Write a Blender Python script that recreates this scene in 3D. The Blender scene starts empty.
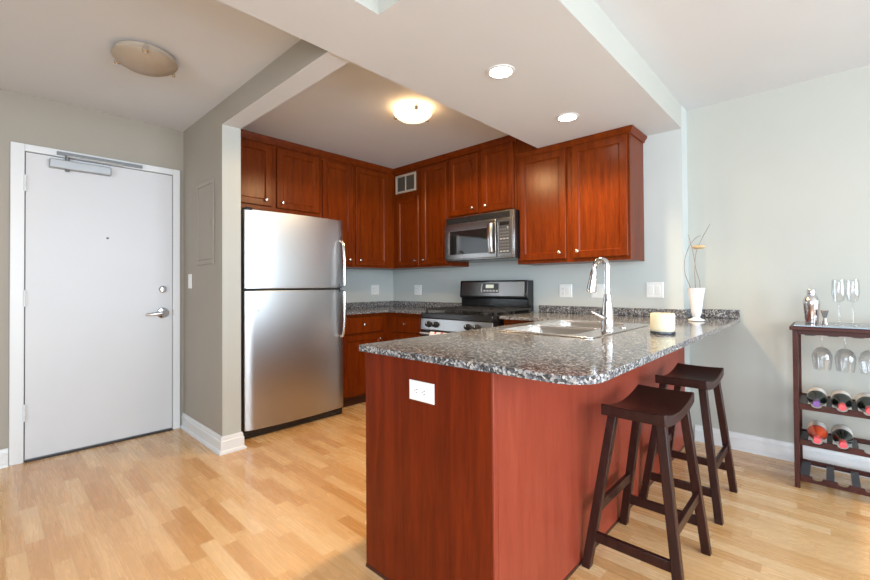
import bpy, bmesh, math, random
from mathutils import Vector, Matrix
PI = math.pi
random.seed(7)
scene = bpy.context.scene
C = scene.collection

# ------------------------------------------------------------------ camera
EYE = 1.157
YAW, PITCH, ROLL, FPX = .7515, .0109, -.0064, 422.1
F = Vector((-math.sin(YAW)*math.cos(PITCH), math.cos(YAW)*math.cos(PITCH), math.sin(PITCH)))
R0 = Vector((math.cos(YAW), math.sin(YAW), 0)); U0 = R0.cross(F)
Rv = R0*math.cos(ROLL)+U0*math.sin(ROLL); Uv = U0*math.cos(ROLL)-R0*math.sin(ROLL)
cam = bpy.data.cameras.new('camera'); cam.sensor_width = 36; cam.sensor_fit = 'HORIZONTAL'
cam.lens = 36*FPX/870; cam.shift_y = -9/870; cam.clip_start = .02
co = bpy.data.objects.new('camera', cam); C.objects.link(co)
M = Matrix((Rv, Uv, -F)).transposed().to_4x4(); M.translation = (0, 0, EYE); co.matrix_world = M
scene.camera = co

# ------------------------------------------------------------------ world, daylight and added fill through the windows, exposure
w = bpy.data.worlds.new('sky'); scene.world = w; w.use_nodes = True
bg = w.node_tree.nodes['Background']; bg.inputs[0].default_value = (.80, .90, 1, 1); bg.inputs[1].default_value = 1.2
def area(name, loc, target, sx, sy, power, col):
    l = bpy.data.lights.new(name, 'AREA'); l.shape = 'RECTANGLE'; l.size = sx; l.size_y = sy
    l.energy = power; l.color = col
    o = bpy.data.objects.new(name, l); C.objects.link(o); o.location = loc
    o.rotation_euler = (Vector(target)-Vector(loc)).to_track_quat('-Z', 'Y').to_euler()
    return o
area('daylight_east', (3.36, .95, 1.32), (0, .95, 1.0), 4.0, 2.1, 225, (.78, .90, 1))
area('fill_light_south', (.9, -3.3, 1.35), (.6, 0, 1.2), 3.8, 1.9, 170, (.80, .91, 1))  # unseen south light, added and shifted as soft fill
vs = scene.view_settings
vs.view_transform = 'Standard'; vs.look = 'None'; vs.gamma = 1; vs.use_curve_mapping = False; vs.exposure = .55

# ------------------------------------------------------------------ materials
def new_mat(name):
    m = bpy.data.materials.new(name); m.use_nodes = True
    nt = m.node_tree; b = nt.nodes['Principled BSDF']
    return m, nt, b
def N(nt, t, **kw):
    n = nt.nodes.new(t)
    for k, v in kw.items(): setattr(n, k, v)
    return n
def flat(name, col, rough=.5, metal=0, spec=.5, bump=0, bscale=200, var=.04, coat=0):
    m, nt, b = new_mat(name)
    b.inputs['Roughness'].default_value = rough; b.inputs['Metallic'].default_value = metal
    b.inputs['Specular IOR Level'].default_value = spec; b.inputs['Coat Weight'].default_value = coat
    tc = N(nt, 'ShaderNodeTexCoord'); no = N(nt, 'ShaderNodeTexNoise'); no.inputs['Scale'].default_value = 3
    no.inputs['Detail'].default_value = 4
    nt.links.new(tc.outputs['Object'], no.inputs['Vector'])
    r = N(nt, 'ShaderNodeValToRGB')
    r.color_ramp.elements[0].position = .3; r.color_ramp.elements[1].position = .7
    r.color_ramp.elements[0].color = tuple(c*(1-var) for c in col)+(1,)
    r.color_ramp.elements[1].color = tuple(min(1, c*(1+var)) for c in col)+(1,)
    nt.links.new(no.outputs['Fac'], r.inputs['Fac']); nt.links.new(r.outputs['Color'], b.inputs['Base Color'])
    if bump:
        n2 = N(nt, 'ShaderNodeTexNoise'); n2.inputs['Scale'].default_value = bscale
        bp = N(nt, 'ShaderNodeBump'); bp.inputs['Strength'].default_value = bump; bp.inputs['Distance'].default_value = .002
        nt.links.new(tc.outputs['Object'], n2.inputs['Vector'])
        nt.links.new(n2.outputs['Fac'], bp.inputs['Height']); nt.links.new(bp.outputs['Normal'], b.inputs['Normal'])
    return m
def wood(name, dark, light, rough=.3, scale=(14, 14, 1.1), coat=.03, blotch=.5):
    m, nt, b = new_mat(name)
    tc = N(nt, 'ShaderNodeTexCoord'); mp = N(nt, 'ShaderNodeMapping'); mp.inputs['Scale'].default_value = scale
    nt.links.new(tc.outputs['Object'], mp.inputs['Vector'])
    n1 = N(nt, 'ShaderNodeTexNoise'); n1.inputs['Scale'].default_value = 2.2; n1.inputs['Detail'].default_value = 8; n1.inputs['Roughness'].default_value = .65
    n1.inputs['Distortion'].default_value = .6
    nt.links.new(mp.outputs[0], n1.inputs['Vector'])
    mp2 = N(nt, 'ShaderNodeMapping'); mp2.inputs['Scale'].default_value = tuple(s*7 for s in scale)
    nt.links.new(tc.outputs['Object'], mp2.inputs['Vector'])
    n2 = N(nt, 'ShaderNodeTexNoise'); n2.inputs['Scale'].default_value = 2; n2.inputs['Detail'].default_value = 3
    nt.links.new(mp2.outputs[0], n2.inputs['Vector'])
    mx = N(nt, 'ShaderNodeMath', operation='MULTIPLY_ADD'); mx.inputs[1].default_value = .3
    ms = N(nt, 'ShaderNodeMath', operation='MULTIPLY'); ms.inputs[1].default_value = .7
    nt.links.new(n1.outputs['Fac'], ms.inputs[0]); nt.links.new(n2.outputs['Fac'], mx.inputs[0]); nt.links.new(ms.outputs[0], mx.inputs[2])
    r = N(nt, 'ShaderNodeValToRGB'); r.color_ramp.elements[0].position = .33; r.color_ramp.elements[1].position = .68
    r.color_ramp.elements[0].color = dark+(1,); r.color_ramp.elements[1].color = light+(1,)
    nt.links.new(mx.outputs[0], r.inputs['Fac']); nt.links.new(r.outputs['Color'], b.inputs['Base Color'])
    b.inputs['Roughness'].default_value = rough; b.inputs['Specular IOR Level'].default_value = .15; b.inputs['Coat Weight'].default_value = coat; b.inputs['Coat Roughness'].default_value = .22
    return m
def floor_mat():
    m, nt, b = new_mat('beech_strip_floor'); L = nt.links.new
    tc = N(nt, 'ShaderNodeTexCoord'); sx = N(nt, 'ShaderNodeSeparateXYZ'); L(tc.outputs['Object'], sx.inputs[0])
    def mth(op, a, b_=None, c=None):
        n = N(nt, 'ShaderNodeMath', operation=op)
        for i, v in enumerate((a, b_, c)):
            if v is None: continue
            if isinstance(v, (int, float)): n.inputs[i].default_value = v
            else: L(v, n.inputs[i])
        return n.outputs[0]
    yy = mth('DIVIDE', sx.outputs[1], .0665); row = mth('FLOOR', yy); fy = mth('FRACT', yy)
    wn = N(nt, 'ShaderNodeTexWhiteNoise', noise_dimensions='1D'); L(row, wn.inputs['W'])
    xx = mth('ADD', mth('DIVIDE', sx.outputs[0], .43), mth('MULTIPLY', wn.outputs['Value'], 7)); col = mth('FLOOR', xx); fx = mth('FRACT', xx)
    cb = N(nt, 'ShaderNodeCombineXYZ'); L(row, cb.inputs[0]); L(col, cb.inputs[1])
    w2 = N(nt, 'ShaderNodeTexWhiteNoise', noise_dimensions='2D'); L(cb.outputs[0], w2.inputs['Vector'])
    r = N(nt, 'ShaderNodeValToRGB'); e = r.color_ramp.elements
    e[0].position = 0; e[0].color = (.57, .29, .10, 1); e[1].position = 1; e[1].color = (.80, .54, .29, 1)
    for p, c in ((.12, (.62, .34, .138)), (.5, (.69, .405, .175)), (.85, (.75, .475, .23))):
        k = e.new(p); k.color = c+(1,)
    L(w2.outputs['Value'], r.inputs['Fac'])
    mp = N(nt, 'ShaderNodeMapping'); mp.inputs['Scale'].default_value = (2.2, 34, 1)
    ad = N(nt, 'ShaderNodeVectorMath', operation='MULTIPLY_ADD'); ad.inputs[1].default_value = (13, 7, 0); L(w2.outputs['Color'], ad.inputs[0]); L(tc.outputs['Object'], ad.inputs[2])
    L(ad.outputs[0], mp.inputs['Vector'])
    n = N(nt, 'ShaderNodeTexNoise'); n.inputs['Scale'].default_value = 1.6; n.inputs['Detail'].default_value = 6; n.inputs['Distortion'].default_value = 1.2; L(mp.outputs[0], n.inputs['Vector'])
    g = mth('MULTIPLY_ADD', n.outputs['Fac'], .22, .89)
    e1 = mth('MINIMUM', mth('MULTIPLY', mth('MINIMUM', fx, mth('SUBTRACT', 1, fx)), 430/.9), mth('MULTIPLY', mth('MINIMUM', fy, mth('SUBTRACT', 1, fy)), 66.5/.9))
    seam = mth('MULTIPLY_ADD', mth('MINIMUM', e1, 1), .34, .66)
    mul = N(nt, 'ShaderNodeVectorMath', operation='SCALE'); L(r.outputs['Color'], mul.inputs[0]); L(mth('MULTIPLY', g, seam), mul.inputs['Scale'])
    L(mul.outputs[0], b.inputs['Base Color'])
    b.inputs['Roughness'].default_value = .27; b.inputs['Coat Weight'].default_value = .35; b.inputs['Coat Roughness'].default_value = .12
    L(mth('MULTIPLY_ADD', n.outputs['Fac'], .1, .22), b.inputs['Roughness'])
    return m
def granite():
    m, nt, b = new_mat('granite'); L = nt.links.new
    tc = N(nt, 'ShaderNodeTexCoord')
    def vor(s, rnd=1):
        v = N(nt, 'ShaderNodeTexVoronoi'); v.inputs['Scale'].default_value = s; v.inputs['Randomness'].default_value = rnd
        return v
    ns = N(nt, 'ShaderNodeTexNoise'); ns.inputs['Scale'].default_value = 60; ns.inputs['Detail'].default_value = 3; L(tc.outputs['Object'], ns.inputs['Vector'])
    dv = N(nt, 'ShaderNodeVectorMath', operation='MULTIPLY_ADD'); dv.inputs[1].default_value = (.012, .012, .012); L(ns.outputs['Color'], dv.inputs[0]); L(tc.outputs['Object'], dv.inputs[2])
    v = vor(150); L(dv.outputs[0], v.inputs['Vector'])
    sp = N(nt, 'ShaderNodeSeparateColor'); L(v.outputs['Color'], sp.inputs[0])
    r = N(nt, 'ShaderNodeValToRGB'); r.color_ramp.interpolation = 'CONSTANT'; e = r.color_ramp.elements
    e[0].position = 0; e[0].color = (.012, .013, .018, 1); e[1].position = .30; e[1].color = (.06, .065, .08, 1)
    for p, c in ((.45, (.13, .14, .17)), (.6, (.25, .225, .205)), (.75, (.34, .34, .35)), (.9, (.50, .49, .48))):
        k = e.new(p); k.color = c+(1,)
    L(sp.outputs[0], r.inputs['Fac'])
    v2 = vor(520); L(tc.outputs['Object'], v2.inputs['Vector'])
    s2 = N(nt, 'ShaderNodeSeparateColor'); L(v2.outputs['Color'], s2.inputs[0])
    r2 = N(nt, 'ShaderNodeValToRGB'); r2.color_ramp.elements[0].color = (.03, .03, .04, 1); r2.color_ramp.elements[1].color = (.48, .45, .42, 1); L(s2.outputs[1], r2.inputs['Fac'])
    mx = N(nt, 'ShaderNodeMix', data_type='RGBA'); mx.inputs[0].default_value = .18
    L(r.outputs['Color'], mx.inputs[6]); L(r2.outputs['Color'], mx.inputs[7]); L(mx.outputs[2], b.inputs['Base Color'])
    b.inputs['Roughness'].default_value = .1; b.inputs['Specular IOR Level'].default_value = .6
    return m
def brushed(name, col, rough=.28, axis=(1, 1, 120), bump=.02):
    m, nt, b = new_mat(name); L = nt.links.new
    b.inputs['Metallic'].default_value = 1; b.inputs['Base Color'].default_value = col+(1,)
    tc = N(nt, 'ShaderNodeTexCoord'); mp = N(nt, 'ShaderNodeMapping'); mp.inputs['Scale'].default_value = axis; L(tc.outputs['Object'], mp.inputs['Vector'])
    n = N(nt, 'ShaderNodeTexNoise'); n.inputs['Scale'].default_value = 5; n.inputs['Detail'].default_value = 4; L(mp.outputs[0], n.inputs['Vector'])
    mr = N(nt, 'ShaderNodeMapRange'); mr.inputs['To Min'].default_value = rough-.02; mr.inputs['To Max'].default_value = rough+.03
    L(n.outputs['Fac'], mr.inputs['Value']); L(mr.outputs[0], b.inputs['Roughness'])
    bp = N(nt, 'ShaderNodeBump'); bp.inputs['Strength'].default_value = bump; bp.inputs['Distance'].default_value = .001; L(n.outputs['Fac'], bp.inputs['Height']); L(bp.outputs['Normal'], b.inputs['Normal'])
    return m
def glassy(name, tint=(1, 1, 1), lo=.06, hi=.75):
    m = bpy.data.materials.new(name); m.use_nodes = True; nt = m.node_tree; nt.nodes.clear(); L = nt.links.new
    out = N(nt, 'ShaderNodeOutputMaterial'); t = N(nt, 'ShaderNodeBsdfTransparent'); t.inputs[0].default_value = tint+(1,)
    g = N(nt, 'ShaderNodeBsdfGlossy'); g.inputs['Roughness'].default_value = .03
    lw = N(nt, 'ShaderNodeLayerWeight'); lw.inputs['Blend'].default_value = .35
    mr = N(nt, 'ShaderNodeMapRange'); mr.inputs['To Min'].default_value = lo; mr.inputs['To Max'].default_value = hi; L(lw.outputs['Facing'], mr.inputs['Value'])
    mx = N(nt, 'ShaderNodeMixShader'); L(mr.outputs[0], mx.inputs[0]); L(t.outputs[0], mx.inputs[1]); L(g.outputs[0], mx.inputs[2]); L(mx.outputs[0], out.inputs[0])
    return m
def glow(name, col, strength):
    m, nt, b = new_mat(name)
    b.inputs['Base Color'].default_value = (.8, .8, .8, 1); b.inputs['Emission Color'].default_value = col+(1,); b.inputs['Emission Strength'].default_value = strength
    tc = N(nt, 'ShaderNodeTexCoord'); no = N(nt, 'ShaderNodeTexNoise'); no.inputs['Scale'].default_value = 8; nt.links.new(tc.outputs['Object'], no.inputs['Vector'])
    mr = N(nt, 'ShaderNodeMapRange'); mr.inputs['To Min'].default_value = strength*.9; mr.inputs['To Max'].default_value = strength*1.1
    nt.links.new(no.outputs['Fac'], mr.inputs['Value']); nt.links.new(mr.outputs[0], b.inputs['Emission Strength'])
    return m
def towel_mat():
    m, nt, b = new_mat('towel_print'); L = nt.links.new
    tc = N(nt, 'ShaderNodeTexCoord'); v = N(nt, 'ShaderNodeTexVoronoi'); v.inputs['Scale'].default_value = 22; L(tc.outputs['Object'], v.inputs['Vector'])
    n = N(nt, 'ShaderNodeTexNoise'); n.inputs['Scale'].default_value = 30; L(tc.outputs['Object'], n.inputs['Vector'])
    a = N(nt, 'ShaderNodeMath', operation='MULTIPLY_ADD'); a.inputs[1].default_value = .6; L(n.outputs['Fac'], a.inputs[0]); L(v.outputs['Distance'], a.inputs[2])
    r = N(nt, 'ShaderNodeValToRGB'); r.color_ramp.interpolation = 'CONSTANT'; r.color_ramp.elements[0].color = (.55, .02, .05, 1)
    r.color_ramp.elements[1].position = .62; r.color_ramp.elements[1].color = (.82, .80, .78, 1); L(a.outputs[0], r.inputs['Fac']); L(r.outputs['Color'], b.inputs['Base Color'])
    b.inputs['Roughness'].default_value = .95
    return m

WALL = flat('pale_grey_wall_paint', (.44, .44, .40), .6, bump=.05, bscale=350, var=.012)
KWALL = flat('pale_blue_grey_kitchen_wall', (.51, .54, .525), .6, bump=.05, bscale=350, var=.012)  # kitchen walls: lighter, bluer tone than the living wall
TAUPE = flat('taupe_shaded_entry_wall', (.335, .296, .245), .6, bump=.05, bscale=350, var=.012)  # entry shade put into the wall colour, darker than the living wall
CEIL = flat('white_ceiling_paint', (.635, .65, .675), .75, bump=.04, bscale=300, var=.012)
TRIM = flat('white_trim_paint', (.69, .69, .69), .35, var=.01)
DOORW = flat('white_door_paint', (.61, .60, .605), .4, var=.01)
PLATE = flat('white_plastic', (.80, .80, .78), .35, var=.01)
SLOT = flat('dark_slot', (.12, .12, .12), .5)
FLOOR = floor_mat()
THRESH = flat('dark_gap_threshold', (.06, .04, .03), .5)  # dark brown puts the shade of the under-door gap into the threshold
CHERRY = wood('cherry_cabinet_wood', (.08, .0102, .0012), (.20, .0345, .0025), .3)
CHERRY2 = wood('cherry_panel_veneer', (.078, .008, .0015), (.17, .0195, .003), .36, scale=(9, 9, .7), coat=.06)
CHERRY3 = wood('smooth_cherry_sheen_veneer', (.21, .032, .016), (.275, .05, .026), .4, scale=(9, 9, .9), coat=.1)  # smoother veneer; its light sheen is also put into the colour
CHERRYD = flat('dark_cherry_wood', (.05, .012, .006), .45)  # darker cherry for the toe kicks and base trim
ESPR = wood('espresso_wood', (.018, .006, .0045), (.042, .0135, .010), .33, coat=.15)
RACKW = wood('mahogany_stained_wood', (.032, .008, .006), (.07, .018, .012), .4, scale=(3, 14, 14), coat=.08)
SLATM = flat('charcoal_slat', (.05, .05, .06), .5)
GRAN = granite()
STEEL = brushed('brushed_steel', (.53, .535, .54), .34, axis=(2, 2, 90), bump=.0)
STEELD = brushed('dark_brushed_steel', (.34, .325, .315), .25, axis=(2, 2, 90), bump=0)
STEELH = brushed('brushed_steel_trim', (.66, .64, .62), .22, axis=(80, 80, 1))
SINKM = brushed('sink_steel', (.72, .70, .68), .2, axis=(60, 1, 1))
CHROME = flat('chrome', (.66, .66, .67), .08, 1)
NICKEL = flat('satin_nickel', (.72, .68, .62), .25, 1)
ALU = flat('silver_paint', (.40, .41, .42), .4, .5)
CLOSER = flat('dull_grey_metal', (.20, .20, .20), .4, .7)
BLACK = flat('black_enamel', (.012, .012, .013), .18)
BLACKM = flat('black_cast_iron', (.02, .02, .021), .55)
BLKGLASS = flat('black_glass', (.014, .014, .015), .05, spec=.7)
DKGREY = flat('dark_grey_plastic', (.06, .06, .065), .35)
KNOBM = flat('black_knob', (.007, .007, .008), .45, spec=.3)
KEYS = flat('light_key_print', (.5, .5, .5), .5)
LCD = glow('green_display', (.5, .6, .03), .15)
FRSIDE = flat('black_fridge_side', (.015, .015, .017), .4, bump=.1, bscale=400)
CREAM = flat('cream_wax', (.70, .64, .46), .45)
VASEM = flat('white_ceramic', (.70, .71, .74), .25)
TWIG = flat('dry_twig', (.26, .20, .16), .8, var=.2)
POD = flat('tan_seed_pod', (.62, .46, .26), .85, var=.2)
FROST = flat('frosted_unlit_glass', (.34, .265, .195), .4, var=.06)
LAMP = glow('lit_frosted_bowl', (1, .86, .60), 1.0)
CAN = glow('lit_recessed_bulb', (1, .93, .82), 22)
GLASS = glassy('clear_glass', (.975, .98, .985), .03, .38)
PANE = glassy('window_pane', (.98, .99, 1), .02, .3)
TRAYM = flat('blue_grey_tray_top', (.22, .26, .30), .12, .3)
BOTTLE = flat('dark_bottle_glass', (.008, .012, .010), .06, spec=.7)
ROSE = flat('rose_wine_bottle_glass', (.55, .065, .02), .06, spec=.7)
CAPP = flat('purple_foil', (.17, .07, .28), .35, .2)
CAPR = flat('red_foil', (.72, .07, .09), .35, .2)
LBLW = flat('cream_paper_label', (.66, .63, .60), .7)
VENTM = flat('beige_vent_paint', (.45, .37, .29), .5)
VENTD = flat('vent_mesh_dark', (.11, .085, .06), .8)
TOWEL = towel_mat()
SHAKG = flat('mirrored_shaker_wall', (.55, .47, .46), .1, 1)

# ------------------------------------------------------------------ mesh helpers (all in world coordinates)
class B:
    def __init__(s): s.bm = bmesh.new()
    def box(s, x0, x1, y0, y1, z0, z1):
        v = [s.bm.verts.new((x, y, z)) for x in (x0, x1) for y in (y0, y1) for z in (z0, z1)]
        for f in ((0, 1, 3, 2), (4, 6, 7, 5), (0, 4, 5, 1), (2, 3, 7, 6), (0, 2, 6, 4), (1, 5, 7, 3)): s.bm.faces.new([v[i] for i in f])
        return s
    def hexa(s, p):      # 8 corners: bottom quad then top quad
        v = [s.bm.verts.new(q) for q in p]
        for f in ((3, 2, 1, 0), (4, 5, 6, 7), (0, 1, 5, 4), (1, 2, 6, 5), (2, 3, 7, 6), (3, 0, 4, 7)): s.bm.faces.new([v[i] for i in f])
        return s
    def rings(s, rs, close=True, caps=True):
        vs_ = [[s.bm.verts.new(p) for p in r] for r in rs]; n = len(vs_[0])
        for a, b in zip(vs_, vs_[1:]):
            for i in range(n if close else n-1):
                j = (i+1) % n; s.bm.faces.new((a[i], a[j], b[j], b[i]))
        if caps: s.bm.faces.new(vs_[0][::-1]); s.bm.faces.new(vs_[-1])
        return s
    def lathe(s, o, prof, axis='Z', n=32, caps=True):     # prof: (radius, distance along axis)
        o = Vector(o); A = {'X': (Vector((1, 0, 0)), Vector((0, 1, 0)), Vector((0, 0, 1))), 'Y': (Vector((0, 1, 0)), Vector((0, 0, 1)), Vector((1, 0, 0))), 'Z': (Vector((0, 0, 1)), Vector((1, 0, 0)), Vector((0, 1, 0)))}
        a, u, v = A[axis] if isinstance(axis, str) else axis
        rs = [[o+a*h+(u*math.cos(2*PI*i/n)+v*math.sin(2*PI*i/n))*max(r, 1e-4) for i in range(n)] for r, h in prof]
        return s.rings(rs, True, caps)
    def tube(s, pts, r, n=12):
        pts = [Vector(p) for p in pts]; rs = []; ref = None
        for i, p in enumerate(pts):
            t = (pts[min(i+1, len(pts)-1)]-pts[max(i-1, 0)]).normalized()
            if ref is None:
                ref = t.orthogonal().normalized()
            ref = (ref-t*ref.dot(t)).normalized(); v = t.cross(ref)
            rr = r[i] if isinstance(r, (list, tuple)) else r
            rs.append([p+(ref*math.cos(2*PI*k/n)+v*math.sin(2*PI*k/n))*rr for k in range(n)])
        return s.rings(rs)
    def prism(s, poly, a, b, axis='Z', holes=()):          # poly: 2-D outline; extruded along axis from a to b
        def P(q, h): return {'Z': (q[0], q[1], h), 'X': (h, q[0], q[1]), 'Y': (q[0], h, q[1])}[axis]
        loops = [list(poly)]+[list(h) for h in holes]; lv = []
        for h in (a, b):
            es = []; vv = []
            for lp in loops:
                v = [s.bm.verts.new(P(q, h)) for q in lp]; vv.append(v)
                es += [s.bm.edges.new((v[i], v[(i+1) % len(v)])) for i in range(len(v))]
            if holes: bmesh.ops.triangle_fill(s.bm, edges=es, use_beauty=True)
            else: s.bm.faces.new(vv[0])
            lv.append(vv)
        for v0, v1 in zip(*lv):
            for i in range(len(v0)):
                j = (i+1) % len(v0); s.bm.faces.new((v0[i], v0[j], v1[j], v1[i]))
        return s
def obj(name, b, mat, parent=None, bevel=0, seg=2, ang=35):
    bm = b.bm; bmesh.ops.recalc_face_normals(bm, faces=bm.faces)
    me = bpy.data.meshes.new(name)
    L = Vector((0, 0, 0)); q = parent
    while q is not None: L = L+q.location; q = q.parent
    bm.transform(Matrix.Translation(-L)); bm.to_mesh(me); bm.free()
    for p in me.polygons: p.use_smooth = True
    me.set_sharp_from_angle(angle=math.radians(ang)); me.materials.append(mat)
    o = bpy.data.objects.new(name, me); C.objects.link(o)
    if parent is not None: o.parent = parent
    if bevel:
        md = o.modifiers.new('bevel', 'BEVEL'); md.width = bevel; md.segments = seg; md.limit_method = 'ANGLE'; md.angle_limit = math.radians(40)
        md.harden_normals = False
    return o
def tag(o, label, cat, group=None):
    o['label'] = label; o['category'] = cat
    if group: o['group'] = group
    return o
def thing(name, loc, label, cat, group=None):
    o = bpy.data.objects.new(name, None); C.objects.link(o); o.location = loc; o.empty_display_size = .1
    return tag(o, label, cat, group)
def copy_tree(o, parent=None):
    c = o.copy(); C.objects.link(c)
    if parent is not None: c.parent = parent
    for ch in list(o.children): copy_tree(ch, c)
    return c
def struct(o): o['kind'] = 'structure'; return o
def arc(cx, cy, r, a0, a1, n=8): return [(cx+r*math.cos(math.radians(a0+(a1-a0)*i/n)), cy+r*math.sin(math.radians(a0+(a1-a0)*i/n))) for i in range(n+1)]

# ------------------------------------------------------------------ room shell
XL, XR, YS, YB, YR, ZC, ZS = -3.93, 3.2, -3.1, 3.45, 3.61, 2.458, 2.285
JOG = -.77
struct(obj('floor', B().box(XL-.12, XR+.12, YS-.12, YR+.12, -.1, 0), FLOOR))
struct(obj('ceiling', B().box(XL-.12, XR+.12, YS-.12, YR+.12, ZC, ZC+.12), CEIL))
struct(obj('wall_left', B().box(XL-.12, XL, YS-.12, 1.2, 0, ZC), TAUPE))
struct(obj('wall_left_kitchen', B().box(XL-.12, XL, 1.2, YR, 0, ZC), KWALL))
struct(obj('wall_back', B().box(XL, JOG, YB, YR+.12, 0, ZC), KWALL))
struct(obj('wall_back_living', B().box(JOG, XR, YR, YR+.12, 0, ZC), WALL))
def wall_with_openings(name, axis, a0, a1, b0, b1, ops):
    # wall spans a0..a1 along its length, thickness b0..b1; ops: (lo, hi, z0, z1)
    b = B(); outer = [(a0, 0), (a1, 0), (a1, ZC), (a0, ZC)]
    hs = [[(l, z0), (h, z0), (h, z1), (l, z1)] for l, h, z0, z1 in ops]
    b.prism(outer, b0, b1, axis, hs)
    return struct(obj(name, b, WALL))
EO = [(-1.0, .7, .25, 2.35), (.9, 3.0, .25, 2.35)]
SO = [(-1.0, .8, .35, 2.3), (1.0, 2.8, .35, 2.3)]  # unseen front-wall openings, placed to let the fill light in
wall_with_openings('wall_right', 'X', YS-.12, YR, XR, XR+.12, EO)
wall_with_openings('wall_front', 'Y', XL, XR, YS-.12, YS, SO)
k = 0
for wall, ops in (('E', EO), ('S', SO)):
    for l, h, z0, z1 in ops:
        k += 1
        fr = B(); m = (l+h)/2; t = .045
        for a, b_, c, d in ((l, l+t, z0, z1), (h-t, h, z0, z1), (l+t, h-t, z0, z0+t), (l+t, h-t, z1-t, z1), (m-.02, m+.02, z0+t, z1-t)):
            if wall == 'E': fr.box(XR+.03, XR+.09, a, b_, c, d)
            else: fr.box(a, b_, YS-.09, YS-.03, c, d)
        wo = struct(obj('window_%d' % k, fr, TRIM))
        pb = B()
        if wall == 'E': pb.box(XR+.058, XR+.062, l+t, h-t, z0+t, z1-t)
        else: pb.box(l+t, h-t, YS-.062, YS-.058, z0+t, z1-t)
        obj('window_pane', pb, PANE, wo)
# stub wall between entry and kitchen, with the header over the kitchen opening
YP = 1.138
wp = struct(obj('wall_partition', B().prism([(XL, 0), (-3.095, 0), (-3.095, ZS+.012), (-1.745, ZS+.012), (-1.745, ZC), (XL, ZC)], YP, YP+.128, 'Y'), TAUPE))
wp.data.materials.append(WALL); wp.data.materials.append(CEIL)      # paler end face: light put into the colour; header underside: ceiling paint
for p in wp.data.polygons:
    if p.normal.x > .5 or p.normal.y > .5: p.material_index = 1
    elif p.normal.z < -.5: p.material_index = 2
# dropped ceiling: wide over the kitchen side, narrow towards the living room
so = struct(obj('ceiling_soffit', B().prism([(-1.745, YS), (-1.356, YS), (-1.356, 1.119), (JOG, 1.119), (JOG, YB), (-1.745, YB)], ZS, ZC-.0005), CEIL))
so.data.materials.append(WALL)                  # its upright faces carry the wall paint
for p in so.data.polygons:
    if abs(p.normal.z) < .5: p.material_index = 1
# baseboards: stepped profile
def baseboard(name, pts, nrm, h=.125):
    prof = [(0, 0), (.029, 0), (.028, .010), (.016, .024), (.016, h-.035), (.011, h-.028), (.011, h-.012), (.005, h), (0, h)]
    rs = []
    for (x, y), (nx, ny) in zip(pts, nrm):
        rs.append([(x+nx*d, y+ny*d, z) for d, z in prof])
    return struct(obj(name, B().rings(rs), TRIM))
baseboard('baseboard_partition', [(XL+.0, YP), (-3.095, YP), (-3.095, YP+.128), (-3.16, YP+.128)], [(0, -1), (1, -1), (1, 1), (0, 1)], .118)
baseboard('baseboard_back', [(-.74, YR), (XR, YR)], [(0, -1), (0, -1)], .115)
baseboard('baseboard_left', [(XL, YS), (XL, .115)], [(1, 0), (1, 0)], .115)
baseboard('baseboard_right', [(XR, YR-.03), (XR, YS)], [(-1, 0), (-1, 0)], .115)

# entry door
d = B()
for y0, y1, z0, z1 in ((.118, .186, 0, 2.122), (1.056, 1.108, 0, 2.122), (.186, 1.056, 2.074, 2.122)): d.box(XL+.001, XL+.02, y0, y1, z0, z1)
door = struct(obj('door_1', d, TRIM, bevel=.003))
obj('door_leaf', B().box(XL+.001, XL+.012, .192, 1.051, .018, 2.068), DOORW, door)
obj('door_gap', B().box(XL+.0005, XL+.004, .186, 1.056, 0, 2.074), SLOT, door)
obj('threshold', B().box(XL+.004, XL+.03, .192, 1.05, 0, .006), THRESH, door)
for z in (.33, 1.09, 1.86):
    h = B()
    for i in range(3): h.lathe((XL+.024, .188, z-.055+i*.037), [(.008, 0), (.008, .034)], n=12)
    obj('hinge', h.box(XL+.012, XL+.0205, .178, .2, z-.055, z+.055), TRIM, door)
lv = B().lathe((XL+.012, .985, .952), [(.043, 0), (.043, .008), (.036, .015), (.017, .017), (.016, .055)], 'X', 24)
lv.tube([(XL+.058, .985, .952), (XL+.062, .96, .953), (XL+.06, .93, .95), (XL+.056, .895, .944), (XL+.05, .868, .945)], [.019, .018, .0155, .0135, .011])
obj('door_handle', lv, CHROME, door)
db = B().lathe((XL+.012, .985, 1.142), [(.029, 0), (.027, .012), (.02, .018)], 'X', 24); db.box(XL+.03, XL+.045, .978, .992, 1.125, 1.158)
obj('deadbolt', db, CHROME, door, bevel=.001)
obj('peephole', B().lathe((XL+.012, .63, 1.525), [(.008, 0), (.008, .004), (.004, .005)], 'X', 16), SLOT, door)
obj('strike_plate', B().box(XL+.0125, XL+.0215, 1.0515, 1.058, .93, .975), NICKEL, door)
cl = B().box(XL+.012, XL+.062, .305, .645, 1.985, 2.045)
clo = obj('door_closer', cl, ALU, door, bevel=.006)
obj('closer_arm', B().box(XL+.02, XL+.04, .345, .842, 2.083, 2.105).lathe((XL+.036, .40, 2.045), [(.012, 0), (.012, .04)], n=16).lathe((XL+.036, .40, 1.972), [(.012, 0), (.012, .014)], n=16), CLOSER, clo)
obj('closer_link', B().hexa([(XL+.034, .40, 2.072), (XL+.052, .40, 2.072), (XL+.052, .72, 2.072), (XL+.034, .72, 2.072), (XL+.034, .40, 2.082), (XL+.052, .40, 2.082), (XL+.052, .72, 2.082), (XL+.034, .72, 2.082)]), STEELH, clo)

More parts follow.
